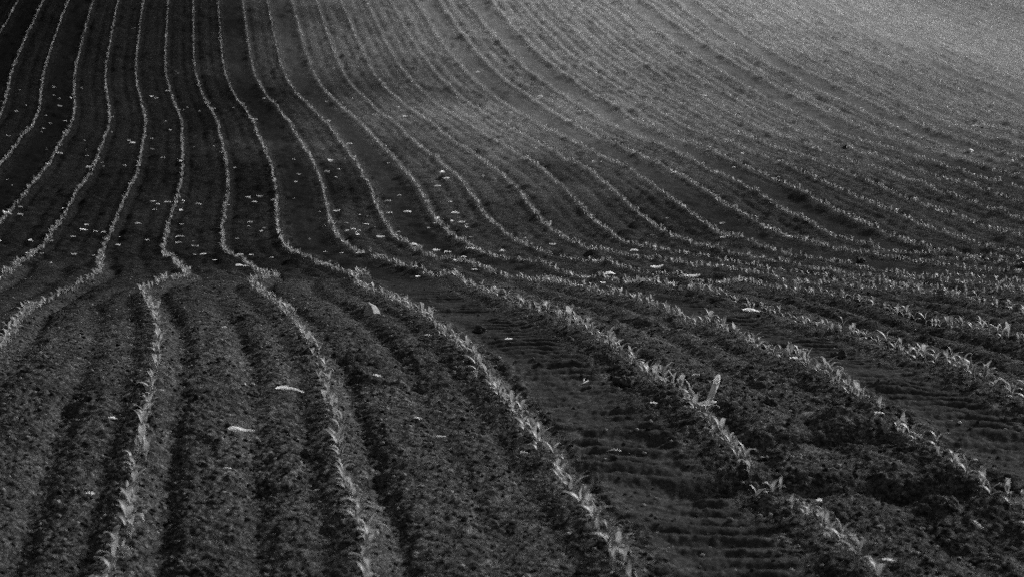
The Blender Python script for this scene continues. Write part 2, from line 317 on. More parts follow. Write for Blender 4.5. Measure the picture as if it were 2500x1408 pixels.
# ------------------------------------------------------------------ materials (the place is black and white, so all greys)
def soil_material():
    m, nt, out = node_mat('soil')
    p = N(nt, 'ShaderNodeBsdfDiffuse', Roughness=.0)
    tc = N(nt, 'ShaderNodeTexCoord')
    O = tc.outputs['Object']

    def noise(scale, detail=4, rough=.6):
        n = N(nt, 'ShaderNodeTexNoise', Scale=scale, Detail=detail, Roughness=rough)
        nt.links.new(O, n.inputs['Vector'])
        return n.outputs[0]
    lighter = N(nt, 'ShaderNodeAttribute', attribute_name='paleness').outputs['Fac']
    patch = ramp(nt, noise(.55, 5, .65), [(.3, .8), (.7, 1.2)])
    crumb = ramp(nt, noise(75, 5, .8), [(.38, .35), (.5, 1.0), (.63, 2.9)])
    clod = ramp(nt, noise(9, 4, .7), [(.3, .72), (.7, 1.3)])
    grain = ramp(nt, noise(13, 6, .8), [(.40, .55), (.5, 1), (.60, 1.65)])
    v = math_node(nt, 'MULTIPLY', math_node(nt, 'MULTIPLY', crumb, clod), math_node(nt, 'MULTIPLY', patch, grain))
    packed = N(nt, 'ShaderNodeAttribute', attribute_name='packed').outputs['Fac']      # wheel-pressed soil is smooth
    pk = N(nt, 'ShaderNodeMix', data_type='FLOAT')
    nt.links.new(math_node(nt, 'MULTIPLY', packed, .65), pk.inputs[0])
    nt.links.new(v, pk.inputs[2])
    pk.inputs[3].default_value = .85
    v = pk.outputs[0]
    shade = N(nt, 'ShaderNodeAttribute', attribute_name='painted_shade').outputs['Fac']  # shade painted into the soil colour
    soil_tone = math_node(nt, 'MULTIPLY', v, math_node(nt, 'SUBTRACT', .043, math_node(nt, 'MULTIPLY', shade, .0385)))
    # the hill shoulder is paler and less contrasty
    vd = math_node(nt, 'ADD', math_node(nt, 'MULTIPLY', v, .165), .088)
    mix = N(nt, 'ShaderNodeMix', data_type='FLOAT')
    nt.links.new(lighter, mix.inputs[0])
    nt.links.new(soil_tone, mix.inputs[2])
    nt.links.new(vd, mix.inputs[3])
    # pale grit and chopped straw dust
    grit = ramp(nt, noise(95, 2, .5), [(.70, 0.0), (.76, 1.0)])
    some = ramp(nt, noise(2.3, 3, .6), [(.45, 0.0), (.65, 1.0)])
    gm = math_node(nt, 'MULTIPLY', math_node(nt, 'MULTIPLY', grit, some), math_node(nt, 'SUBTRACT', .07, math_node(nt, 'MULTIPLY', shade, .06)))
    tot = math_node(nt, 'ADD', mix.outputs[0], gm)
    comb = N(nt, 'ShaderNodeCombineColor')
    for k in range(3):
        nt.links.new(tot, comb.inputs[k])
    nt.links.new(comb.outputs[0], p.inputs['Color'])
    b1 = N(nt, 'ShaderNodeBump', Strength=.9, Distance=.008)
    nt.links.new(noise(48, 6, .8), b1.inputs['Height'])
    b2 = N(nt, 'ShaderNodeBump', Strength=.4, Distance=.02)
    nt.links.new(math_node(nt, 'MULTIPLY', math_node(nt, 'SUBTRACT', 1.0, math_node(nt, 'MULTIPLY', packed, .8)), .45), b2.inputs['Strength'])
    nt.links.new(math_node(nt, 'MULTIPLY', math_node(nt, 'SUBTRACT', 1.0, math_node(nt, 'MULTIPLY', packed, .7)), .75), b1.inputs['Strength'])
    nt.links.new(noise(7, 5, .8), b2.inputs['Height'])
    nt.links.new(b1.outputs[0], b2.inputs['Normal'])
    nt.links.new(b2.outputs[0], p.inputs['Normal'])
    nt.links.new(p.outputs[0], out.inputs[0])
    return m


def leaf_material(name, col, tr):
    m, nt, out = node_mat(name)
    oi = N(nt, 'ShaderNodeObjectInfo')
    geo = N(nt, 'ShaderNodeNewGeometry')
    tc = N(nt, 'ShaderNodeTexCoord')
    n = N(nt, 'ShaderNodeTexNoise', Scale=14.0, Detail=3.0)
    nt.links.new(geo.outputs['Position'], n.inputs['Vector'])
    f = ramp(nt, n.outputs[0], [(.3, .72), (.7, 1.3)])
    v = math_node(nt, 'MULTIPLY', f, math_node(nt, 'ADD', math_node(nt, 'MULTIPLY', geo.outputs['Random Per Island'], .8), .6))

    def grey(k):
        c = N(nt, 'ShaderNodeCombineColor')
        q = math_node(nt, 'MULTIPLY', v, k)
        for i in range(3):
            nt.links.new(q, c.inputs[i])
        return c.outputs[0]
    p = N(nt, 'ShaderNodeBsdfPrincipled', Roughness=.5)
    p.inputs['Specular IOR Level'].default_value = .35
    nt.links.new(grey(col), p.inputs['Base Color'])
    t = N(nt, 'ShaderNodeBsdfTranslucent')
    nt.links.new(grey(tr), t.inputs['Color'])
    mx = N(nt, 'ShaderNodeMixShader')
    mx.inputs[0].default_value = .42
    nt.links.new(p.outputs[0], mx.inputs[1])
    nt.links.new(t.outputs[0], mx.inputs[2])
    nt.links.new(mx.outputs[0], out.inputs[0])
    return m


def plain_material(name, lo, hi, scale, rough=.8, bump=.3, stretch=None):
    m, nt, out = node_mat(name)
    p = N(nt, 'ShaderNodeBsdfPrincipled', Roughness=rough)
    p.inputs['Specular IOR Level'].default_value = .25
    tc = N(nt, 'ShaderNodeTexCoord')
    mp = N(nt, 'ShaderNodeMapping')
    if stretch:
        mp.inputs['Scale'].default_value = stretch
    nt.links.new(tc.outputs['Object'], mp.inputs['Vector'])
    n = N(nt, 'ShaderNodeTexNoise', Scale=scale, Detail=6.0, Roughness=.7)
    nt.links.new(mp.outputs[0], n.inputs['Vector'])
    c = ramp(nt, n.outputs[0], [(.3, lo), (.7, hi)])
    nt.links.new(c, p.inputs['Base Color'])
    b = N(nt, 'ShaderNodeBump', Strength=bump, Distance=.004)
    nt.links.new(n.outputs[0], b.inputs['Height'])
    nt.links.new(b.outputs[0], p.inputs['Normal'])
    nt.links.new(p.outputs[0], out.inputs[0])
    return m


def straw_material():
    m = plain_material('bleached_straw', .62, .90, 60, .7, .3, (1, 5, 5))
    nt = m.node_tree
    p = next(n for n in nt.nodes if n.type == 'BSDF_PRINCIPLED')
    out = next(n for n in nt.nodes if n.type == 'OUTPUT_MATERIAL')
    tr = N(nt, 'ShaderNodeBsdfTranslucent')
    tr.inputs['Color'].default_value = (.9, .9, .9, 1)
    mx = N(nt, 'ShaderNodeMixShader')
    mx.inputs[0].default_value = .5
    nt.links.new(p.outputs[0], mx.inputs[1])
    nt.links.new(tr.outputs[0], mx.inputs[2])
    nt.links.new(mx.outputs[0], out.inputs[0])
    return m


M_SOIL = soil_material()
M_LEAF = leaf_material('maize_leaf', .23, .30)
M_STEM = leaf_material('maize_stem', .27, .22)
M_STRAW = straw_material()
M_STALK = plain_material('weathered_stalk', .66, .86, 18, .8, .1, (6, 6, 1))
M_STONE = plain_material('field_stone', .20, .42, 22, .9, 1.0)
M_PEBBLE = plain_material('pale_pebble', .5, .8, 50, .8, .4)
def crumb_material():
    m, nt, out = node_mat('soil_crumb')
    d = N(nt, 'ShaderNodeBsdfDiffuse')
    geo = N(nt, 'ShaderNodeNewGeometry')
    c = ramp(nt, geo.outputs['Random Per Island'], [(.0, .016), (.5, .04), (.85, .09), (1.0, .26)])
    nt.links.new(c, d.inputs['Color'])
    nt.links.new(d.outputs[0], out.inputs[0])
    return m


M_CRUMB = crumb_material()
M_CLOD = plain_material('damp_clod', .018, .065, 45, .95, 1.0)

# ------------------------------------------------------------------ the field
def axis(parts):
    out = []
    for a, b, n, geo in parts:
        seg = np.geomspace(a, b, n, endpoint=False) if geo else np.linspace(a, b, n, endpoint=False)
        out.append(seg)
    return np.concatenate(out)


qa = np.concatenate([axis([(-4.0, -1.0, 10, 0), (-1.0, -.36, 40, 0), (-.36, .36, 860, 0), (.36, 1.0, 40, 0), (1.0, 4.0, 10, 0)]), [4.0]])
ya = np.concatenate([axis([(.6, 4.6, 60, 1), (4.6, 14.0, 900, 1), (14.0, 100.0, 680, 1), (100.0, 600.0, 40, 1)]), [600.0]])
QQ, YY = np.meshgrid(qa, ya)
gx, gy = (QQ * YY).ravel(), YY.ravel()
stepv = np.where((np.abs(QQ) < .37) & (YY > 4.5) & (YY < 101), np.where(YY < 14, YY * .00124, YY * .0029), .5).ravel()
gz = base_z(gx, gy) + relief(gx, gy, stepv)
nq, ny = len(qa), len(ya)
idx = np.arange(nq * ny, dtype=np.int32).reshape(ny, nq)
faces = np.stack([idx[:-1, :-1], idx[:-1, 1:], idx[1:, 1:], idx[1:, :-1]], -1).reshape(-1, 4)
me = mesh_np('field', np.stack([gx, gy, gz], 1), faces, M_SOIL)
s_, t_ = st(gx, gy)
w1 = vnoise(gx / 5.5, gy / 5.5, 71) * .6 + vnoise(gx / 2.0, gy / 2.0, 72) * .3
# the soil turns paler up the shoulder of the hill
lighter = .88 * sm(-.5, 12.0, t_ + 2.2 * w1) * sm(30, 60, s_ + 4 * w1 + 6 * sm(14, 4, t_)) * (1 - .5 * sm(19, 33, t_))
ph_ = (t_ - T0 - drift(s_)) / ROW
packed = track_mask(ph_)
# shade painted in the soil colour along wheel tracks and some strips between rows
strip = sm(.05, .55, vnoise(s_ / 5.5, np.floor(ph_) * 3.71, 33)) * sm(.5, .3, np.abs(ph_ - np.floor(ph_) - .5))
shade_line = np.maximum(packed * (.55 + .45 * vnoise(s_ / 4.0, np.round(ph_) * 1.9, 34)), strip) * sm(11, 17, s_) * sm(60, 38, s_) * (1 - .6 * sm(5.5, 9, t_))
shade = np.maximum(sm(8.5, -1.0, t_ + 1.6 * w1) * (.84 + .16 * sm(-1, -6, t_)), .45 * sm(16, 5, t_ + 2 * w1)) * sm(9, 23, s_ + 3 * w1)  # shade painted into the soil colour, deepest over the left slope
shade = np.clip(shade + .5 * shade_line * (1 - shade) + .28 * sm(.8, -2.2, t_ + .5 * w1) * sm(18, 10, s_), 0, 1)  # adds the shaded lines and a darker near left side
lighter *= 1 - .55 * shade_line
at = me.attributes.new('paleness', 'FLOAT', 'POINT')
at.data.foreach_set('value', lighter.astype(np.float32))
at = me.attributes.new('packed', 'FLOAT', 'POINT')
at.data.foreach_set('value', packed.astype(np.float32))
at = me.attributes.new('painted_shade', 'FLOAT', 'POINT')
at.data.foreach_set('value', shade.astype(np.float32))
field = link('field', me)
tag(field, 'dark ploughed field of crumbly soil rolling down into a hollow and up a hill', 'field', None, 'structure')

# ------------------------------------------------------------------ crumbs of soil lying loose near the camera
def ico():
    g = (1 + 5 ** .5) / 2
    v = np.array([(-1, g, 0), (1, g, 0), (-1, -g, 0), (1, -g, 0), (0, -1, g), (0, 1, g), (0, -1, -g), (0, 1, -g), (g, 0, -1), (g, 0, 1), (-g, 0, -1), (-g, 0, 1)], float)
    f = np.array([(0, 11, 5), (0, 5, 1), (0, 1, 7), (0, 7, 10), (0, 10, 11), (1, 5, 9), (5, 11, 4), (11, 10, 2), (10, 7, 6), (7, 1, 8), (3, 9, 4), (3, 4, 2), (3, 2, 6), (3, 6, 8), (3, 8, 9), (4, 9, 5), (2, 4, 11), (6, 2, 10), (8, 6, 7), (9, 8, 1)])
    return v / np.linalg.norm(v[0]), f


IV, IF = ico()
nc = 60000
yy = 4.6 * (17.0 / 4.6) ** rng.random(nc)
xx = (rng.random(nc) * .68 - .34) * yy
ph = (st(xx, yy)[1] - T0 - drift(st(xx, yy)[0])) / ROW
keep = np.ones(nc, bool)
for c in TRACKS:
    keep &= (np.abs((ph - c) * ROW) > .22) | (rng.random(nc) < .2)
xx, yy = xx[keep], yy[keep]
nc = len(xx)
rad = .0028 + .010 * rng.random(nc) ** 5
zz = ground(xx, yy) + rad * .1
V = IV[None] * (1 + .35 * (rng.random((nc, 12, 1)) - .5)) * rad[:, None, None] * (np.array([1, 1, .7]) * (1 + .4 * (rng.random((nc, 1, 3)) - .5)))
V = V + np.stack([xx, yy, zz], 1)[:, None]
Fc = (IF[None] + (np.arange(nc) * 12)[:, None, None]).reshape(-1, 3)
crumbs = link('soil_crumbs', mesh_np('soil_crumbs', V.reshape(-1, 3), Fc, M_CRUMB, smooth=False))
tag(crumbs, 'loose dark crumbs of soil strewn over the near ground', 'soil crumbs', None, 'stuff')

# ------------------------------------------------------------------ maize seedlings
def leaf_arrays(rs, L, wid, az, z0, e0, e1, seg, fold, tw=0.0, r0=.003):
    """one arching leaf blade: a folded strip, widest a third of the way out, ending in a point"""
    u = np.linspace(0, 1, seg + 1)
    el = e0 + (e1 - e0) * u ** 1.3
    ds = L / seg
    rr = np.concatenate([[0], np.cumsum(np.cos(el[:-1]) * ds)]) + r0
    hh = np.concatenate([[0], np.cumsum(np.sin(el[:-1]) * ds)]) + z0
    w = wid * .5 * np.where(u < .35, .45 + .55 * np.sin(u / .35 * math.pi / 2), np.cos((u - .35) / .65 * math.pi / 2) ** .7)
    w[-1] = wid * .03
    ca, sa = math.cos(az), math.sin(az)
    sw = az + tw * u
    side = np.stack([-np.sin(sw), np.cos(sw), np.zeros_like(u)], 1)
    ctr = np.stack([rr * ca, rr * sa, hh], 1)
    nrm = np.stack([-np.sin(el) * ca, -np.sin(el) * sa, np.cos(el)], 1)
    if fold:
        a = ctr + side * w[:, None] + nrm * (w * .35)[:, None]
        b = ctr - side * w[:, None] + nrm * (w * .35)[:, None]
        v = np.stack([a, ctr, b], 1).reshape(-1, 3)
        f = []
        for k in range(seg):
            o = k * 3
            f += [(o, o + 1, o + 4, o + 3), (o + 1, o + 2, o + 5, o + 4)]
    else:
        v = np.stack([ctr + side * w[:, None], ctr - side * w[:, None]], 1).reshape(-1, 3)
        f = [(2 * k, 2 * k + 1, 2 * k + 3, 2 * k + 2) for k in range(seg)]
    return v, np.array(f)


def stem_arrays(h, r, sides):
    a = np.linspace(0, 2 * math.pi, sides, endpoint=False)
    lv = [(-.03, r * 1.1), (h * .5, r), (h, r * .75)]
    v = np.concatenate([np.stack([np.cos(a) * q, np.sin(a) * q, np.full(sides, z)], 1) for z, q in lv])
    f = []
    for k in range(2):
        for i in range(sides):
            j = (i + 1) % sides
            f.append((k * sides + i, k * sides + j, (k + 1) * sides + j, (k + 1) * sides + i))
    return v, np.array(f)


def plant_recipe(rs, count):
    """stem height and one parameter set per leaf; the leaves stand in two ranks"""
    h = .044 + .020 * rs.random()
    az = rs.random() * 6.28
    lf = []
    for k in range(count):
        q = k / max(1, count - 1)
        L = (.048 + .040 * math.sin(min(1, q * 1.25 + .12) * math.pi * .62)) * (.85 + .3 * rs.random())
        if k == count - 1:
            L *= .75
        lf.append(dict(L=L, wid=.0190 + .010 * (1 - abs(q - .5)) * rs.random(), az=az + math.pi * k + rs.normal() * .28,
                       z0=h * (.45 + .55 * q), e0=math.radians(58 + 24 * q + rs.normal() * 7),
                       e1=math.radians(-48 + 95 * q * rs.random() + rs.normal() * 22), tw=rs.normal() * .5))
    return h, lf


VARIANTS = []
vr = np.random.default_rng(21)
for k in range(14):
    VARIANTS.append(plant_recipe(vr, (3, 4, 3, 4)[k % 4]))

# near plants: mesh data for the stem and each leaf of every variant
NEAR = []
for h, lf in VARIANTS:
    parts = []
    v, f = stem_arrays(h, .0042, 8)
    parts.append(('stem', mesh_np('stem', v, f, M_STEM)))
    for d in lf:
        v, f = leaf_arrays(vr, seg=8, fold=True, **d)
        parts.append(('leaf', mesh_np('leaf', v, f, M_LEAF)))
    NEAR.append(parts)


def merged(lod):
    out = []
    for h, lf in VARIANTS:
        vs, fs, o = [], [], 0
        if lod < 2:
            v, f = stem_arrays(h, .0042, 3 if lod else 5)
            vs.append(v); fs.append(f); o += len(v)
        for d in lf if lod < 2 else lf[-3:]:
            v, f = leaf_arrays(vr, seg=(6, 4, 3)[lod], fold=(lod == 0), **d)
            if lod == 2:
                c = v.mean(0)
                v = c + (v - c) * np.array([.92, .92, .92])
            vs.append(v); fs.append(f + o); o += len(v)
        out.append((np.concatenate(vs), np.concatenate(fs)))
    return out


FOCAL = 70.0 / 36.0 * 2500
TILT = math.atan(726 / 4861.)


def project(x, y, z):
    zz = z - CAM_H
    dep = y * math.cos(TILT) - zz * math.sin(TILT)
    return 1250 + FOCAL * x / dep, 704 - FOCAL * (y * math.sin(TILT) + zz * math.cos(TILT)) / dep, dep


px_, py_, pr_ = [], [], []
for n in range(-12, 48):
    s = np.concatenate([np.arange(4.4, 13.0, .080), np.arange(13.0, 96.0, .070)])
    s = s + rng.normal(0, .018, len(s))
    s = s[rng.random(len(s)) > .05 + .03 * sm(18, 28, s) + .22 * sm(.35, .8, vnoise(s / 1.1, np.full(len(s), n * 7.7), 95)) * sm(12, 20, s)]
    t = T0 + n * ROW + drift(s) + rng.normal(0, .011, len(s))
    x, y = xy(s, t)
    ok = (np.abs(x / y) < .40) & (y > 4.3)
    px_.append(x[ok]); py_.append(y[ok]); pr_.append(np.full(ok.sum(), n))
px_, py_, pr_ = map(np.concatenate, (px_, py_, pr_))
# a few real gaps where the drill skipped
s_, t_ = st(px_, py_)
gap = np.zeros(len(px_), bool)
for n, a, b in ((3, 6.70, 6.80), (4, 7.62, 7.70), (2, 6.90, 7.0)):
    gap |= (pr_ == n) & (s_ > a) & (s_ < b)
px_, py_, pr_ = px_[~gap], py_[~gap], pr_[~gap]
pz_ = ground(px_, py_)
pv_ = rng.integers(0, len(VARIANTS), len(px_))
yaw_ = rng.random(len(px_)) * 6.283
sc_ = (.56 + .38 * rng.random(len(px_)) ** 1.3) * (1 + .25 * (rng.random(len(px_)) < .05))
sc_ *= (1 + .12 * vnoise(px_ / 1.5, py_ / 1.5, 91)) * np.where((pr_ >= 2) & (py_ < 11), 1.03, 1.0) * np.where(py_ < 12, 1.02, .94) * (1 - .2 * sm(12, 15, py_) * sm(28, 22, py_))
tx_, ty_ = rng.normal(0, .09, len(px_)), rng.normal(0, .09, len(px_))

U, Vv, dep = project(px_, py_, pz_ + .06)
inframe = (U > -30) & (U < 2530) & (Vv < 1440) & (Vv > -20)
order = np.argsort(np.where(inframe, dep, 1e9))
pick = order[:300]
single = np.zeros(len(px_), bool)
single[pick] = True

ROWNAME = {-3: 'the fourth row left of the cusped row', -2: 'the row beyond the cusped row', -1: 'the cusped row at the left edge', 0: 'the leftmost near row',
           1: 'the second near row', 2: 'the third near row, beside the ribbed wheel track', 3: 'the row running past the broken stalk',
           4: 'the row behind the broken stalk', 5: 'the row beyond the smooth wheel track', 6: 'the row beyond the dark flat clod'}
WORDN = {3: 'three-leaved', 4: 'four-leaved', 5: 'five-leaved'}
GROUP = 'maize seedlings standing in drilled rows'
for i in pick:
    parts = NEAR[pv_[i]]
    r = bpy.data.objects.new('maize_seedling', None)
    COL.objects.link(r)
    r.empty_display_size = .03
    r.location = (px_[i], py_[i], pz_[i] - .004)
    r.rotation_euler = (tx_[i], ty_[i], yaw_[i])
    r.scale = (sc_[i],) * 3
    size = 'tall' if sc_[i] > .84 else 'short' if sc_[i] < .65 else 'middling'
    lean = 'upright' if abs(ty_[i]) < .06 and abs(tx_[i]) < .06 else 'leaning'
    tag(r, f"{size} {lean} {WORDN[len(parts) - 1]} maize seedling in {ROWNAME.get(int(pr_[i]), 'a farther row')}", 'seedling', GROUP)
    for nm, md in parts:
        link(nm, md, r)

vs, fs, o = [], [], 0
for lod, (lo, hi) in enumerate(((0, 14.0), (14.0, 30.0), (30.0, 1e9))):
    tmpl = merged(lod)
    for k, (v, f) in enumerate(tmpl):
        sel = np.where(~single & (pv_ == k) & (dep >= lo) & (dep < hi))[0]
        if not len(sel):
            continue
        ca, sa = np.cos(yaw_[sel])[:, None], np.sin(yaw_[sel])[:, None]
        w = v[None] * sc_[sel][:, None, None]
        X = w[..., 0] * ca - w[..., 1] * sa + ty_[sel][:, None] * w[..., 2]
        Y = w[..., 0] * sa + w[..., 1] * ca - tx_[sel][:, None] * w[..., 2]
        P = np.stack([X + px_[sel][:, None], Y + py_[sel][:, None], w[..., 2] + pz_[sel][:, None] - .004], -1)
        if f.shape[1] != 4:
            raise ValueError
        fs.append((f[None] + (np.arange(len(sel)) * len(v))[:, None, None]).reshape(-1, 4) + o)
        vs.append(P.reshape(-1, 3))
        o += len(sel) * len(v)
far = link('maize_seedlings', mesh_np('maize_seedlings', np.concatenate(vs), np.concatenate(fs), M_LEAF))
tag(far, 'rows of young maize seedlings running down into the hollow and up the hill', 'seedlings', None, 'stuff')

# ------------------------------------------------------------------ stones, clods, husks and straw
def lump_mesh(name, rs, size, mat, flat=.65, rough=.25, sub=2, angular=False):
    v, f = IV.copy(), IF.copy()
    for _ in range(sub):                               # subdivide the icosahedron
        vl = [tuple(q) for q in v]; mid = {}; nf = []

        def mp(a, b):
            key = (min(a, b), max(a, b))
            if key not in mid:
                q = (np.array(vl[a]) + np.array(vl[b])) / 2
                vl.append(tuple(q / np.linalg.norm(q))); mid[key] = len(vl) - 1
            return mid[key]
        for a, b, c in f:
            ab, bc, ca_ = mp(a, b), mp(b, c), mp(c, a)
            nf += [(a, ab, ca_), (b, bc, ab), (c, ca_, bc), (ab, bc, ca_)]
        v, f = np.array(vl), np.array(nf)
    off = rs.random(3) * 50
    n = vnoise(v[:, 0] * 1.6 + off[0], v[:, 1] * 1.6 + v[:, 2] * 1.3 + off[1], 5) + .6 * vnoise(v[:, 0] * 4 + v[:, 2] * 3 + off[2], v[:, 1] * 4 + off[0], 6)
    v = v * (1 + rough * n)[:, None]
    if angular:
        for _ in range(7):                             # chop flat faces
            d = rs.normal(size=3); d /= np.linalg.norm(d)
            h = .52 + .25 * rs.random()
            p = v @ d
            v = v - np.maximum(0, p - h)[:, None] * d
    v = v * np.array([1, .75 + .3 * rs.random(), flat]) * size * .5
    return mesh_np(name, v, f, mat, smooth=not angular)


def stone_mesh(name, size, mat):
    """an angular slab on edge: a pale face to the right, a steep shaded face to the left, meeting in a leaning ridge"""
    v = np.array([(-.52, -.10, -.1), (.02, -.50, -.1), (.60, -.05, -.1), (.10, .46, -.1), (-.40, -.02, .40), (-.14, -.30, .62), (.34, -.06, .50), (-.02, .28, .72), (.56, -.10, .18), (-.1, -.46, .22)]) * size
    import bmesh
    bm = bmesh.new()
    for q in v:
        bm.verts.new(q)
    bmesh.ops.convex_hull(bm, input=bm.verts[:])
    bmesh.ops.bevel(bm, geom=bm.edges[:], offset=size * .02, segments=1, affect='EDGES')
    me = bpy.data.meshes.new(name)
    bm.to_mesh(me)
    bm.free()
    me.materials.append(mat)
    return me


def husk_mesh(name, rs, L, wid, arch, ragged, curl):
    """a dried torn leaf: a thin cupped sheet, uneven at its edges"""
    seg, cr_ = 14, 4
    u = np.linspace(-.5, .5, seg + 1)
    sk = rs.normal() * .35
    prof = np.clip(1 - np.abs(u * 2 + sk * (1 - (u * 2) ** 2)) ** 2.2, .05, 1) ** (.7 + .5 * rs.random())
    top = []
    for a in range(cr_ + 1):
        q = a / cr_ * 2 - 1
        nz = rs.normal(size=seg + 1)
        nz = (nz + np.roll(nz, 1) + np.roll(nz, 2)) / 1.7 + (rs.random(seg + 1) < .12) * rs.normal(size=seg + 1) * 1.2
        w = wid * .5 * prof * np.clip(1 + ragged * nz, .3, 1.7)
        x = u * L
        y = q * w + curl * L * (u * 2) ** 2 * .15
        z = arch * L * (1 - (u * 2) ** 2) + wid * .28 * q * q + .0015 * rs.normal(size=seg + 1) + .002
        top.append(np.stack([x, y, z], 1))
    top = np.stack(top, 1).reshape(-1, 3)
    f = []
    C = cr_ + 1
    for i in range(seg):
        for j in range(cr_):
            f.append((i * C + j, (i + 1) * C + j, (i + 1) * C + j + 1, i * C + j + 1))
    return mesh_np(name, top, np.array(f), M_STRAW)


def rod_mesh(name, pts, rads, mat, sides=8, flat=1.0):
    pts = np.array(pts, float)
    v, f = [], []
    for k, (p, r) in enumerate(zip(pts, rads)):
        d = pts[min(k + 1, len(pts) - 1)] - pts[max(k - 1, 0)]
        d /= np.linalg.norm(d)
        s = np.cross(d, (0, 0, 1.0))
        if np.linalg.norm(s) < 1e-3:
            s = np.array((1.0, 0, 0))
        s /= np.linalg.norm(s)
        n = np.cross(s, d)
        for i in range(sides):
            a = 2 * math.pi * i / sides
            v.append(p + r * (math.cos(a) * s + math.sin(a) * n * flat))
    m = len(pts)
    for k in range(m - 1):
        for i in range(sides):
            j = (i + 1) % sides
            f.append((k * sides + i, k * sides + j, (k + 1) * sides + j, (k + 1) * sides + i))
    for ring, rev in ((0, True), (m - 1, False)):
        v.append(pts[ring])
        c = len(v) - 1
        for i in range(sides):
            a, b = ring * sides + i, ring * sides + (i + 1) % sides
            f.append((b, a, c, c) if rev else (a, b, c, c))
    me = bpy.data.meshes.new(name)
    me.from_pydata([tuple(q) for q in v], [], [q if q[2] != q[3] else q[:3] for q in f])
    for p in me.polygons:
        p.use_smooth = True
    me.materials.append(mat)
    return me


def slope_tilt(x, y, L=.12):
    e = max(L, .05)
    bz = lambda a, b: float(base_z(np.array([a]), np.array([b]))[0])
    return (bz(x + e, y) - bz(x - e, y)) / (2 * e), (bz(x, y + e) - bz(x, y - e)) / (2 * e)


def lay(o, x, y, yaw, lift=.0, roll=.0):
    gx_, gy_ = slope_tilt(x, y)
    from mathutils import Vector, Matrix
    nrm = Vector((-gx_, -gy_, 1)).normalized()
    xa = Vector((math.cos(yaw), math.sin(yaw), 0))
    xa = (xa - nrm * xa.dot(nrm)).normalized()
    ya_ = nrm.cross(xa)
    roll *= 1 if math.cos(yaw) >= 0 else -1
    ya_, nrm = ya_ * math.cos(roll) + nrm * math.sin(roll), nrm * math.cos(roll) - ya_ * math.sin(roll)
    o.matrix_world = Matrix(((xa.x, ya_.x, nrm.x, x), (xa.y, ya_.y, nrm.y, y), (xa.z, ya_.z, nrm.z, zat(x, y) + lift), (0, 0, 0, 1)))


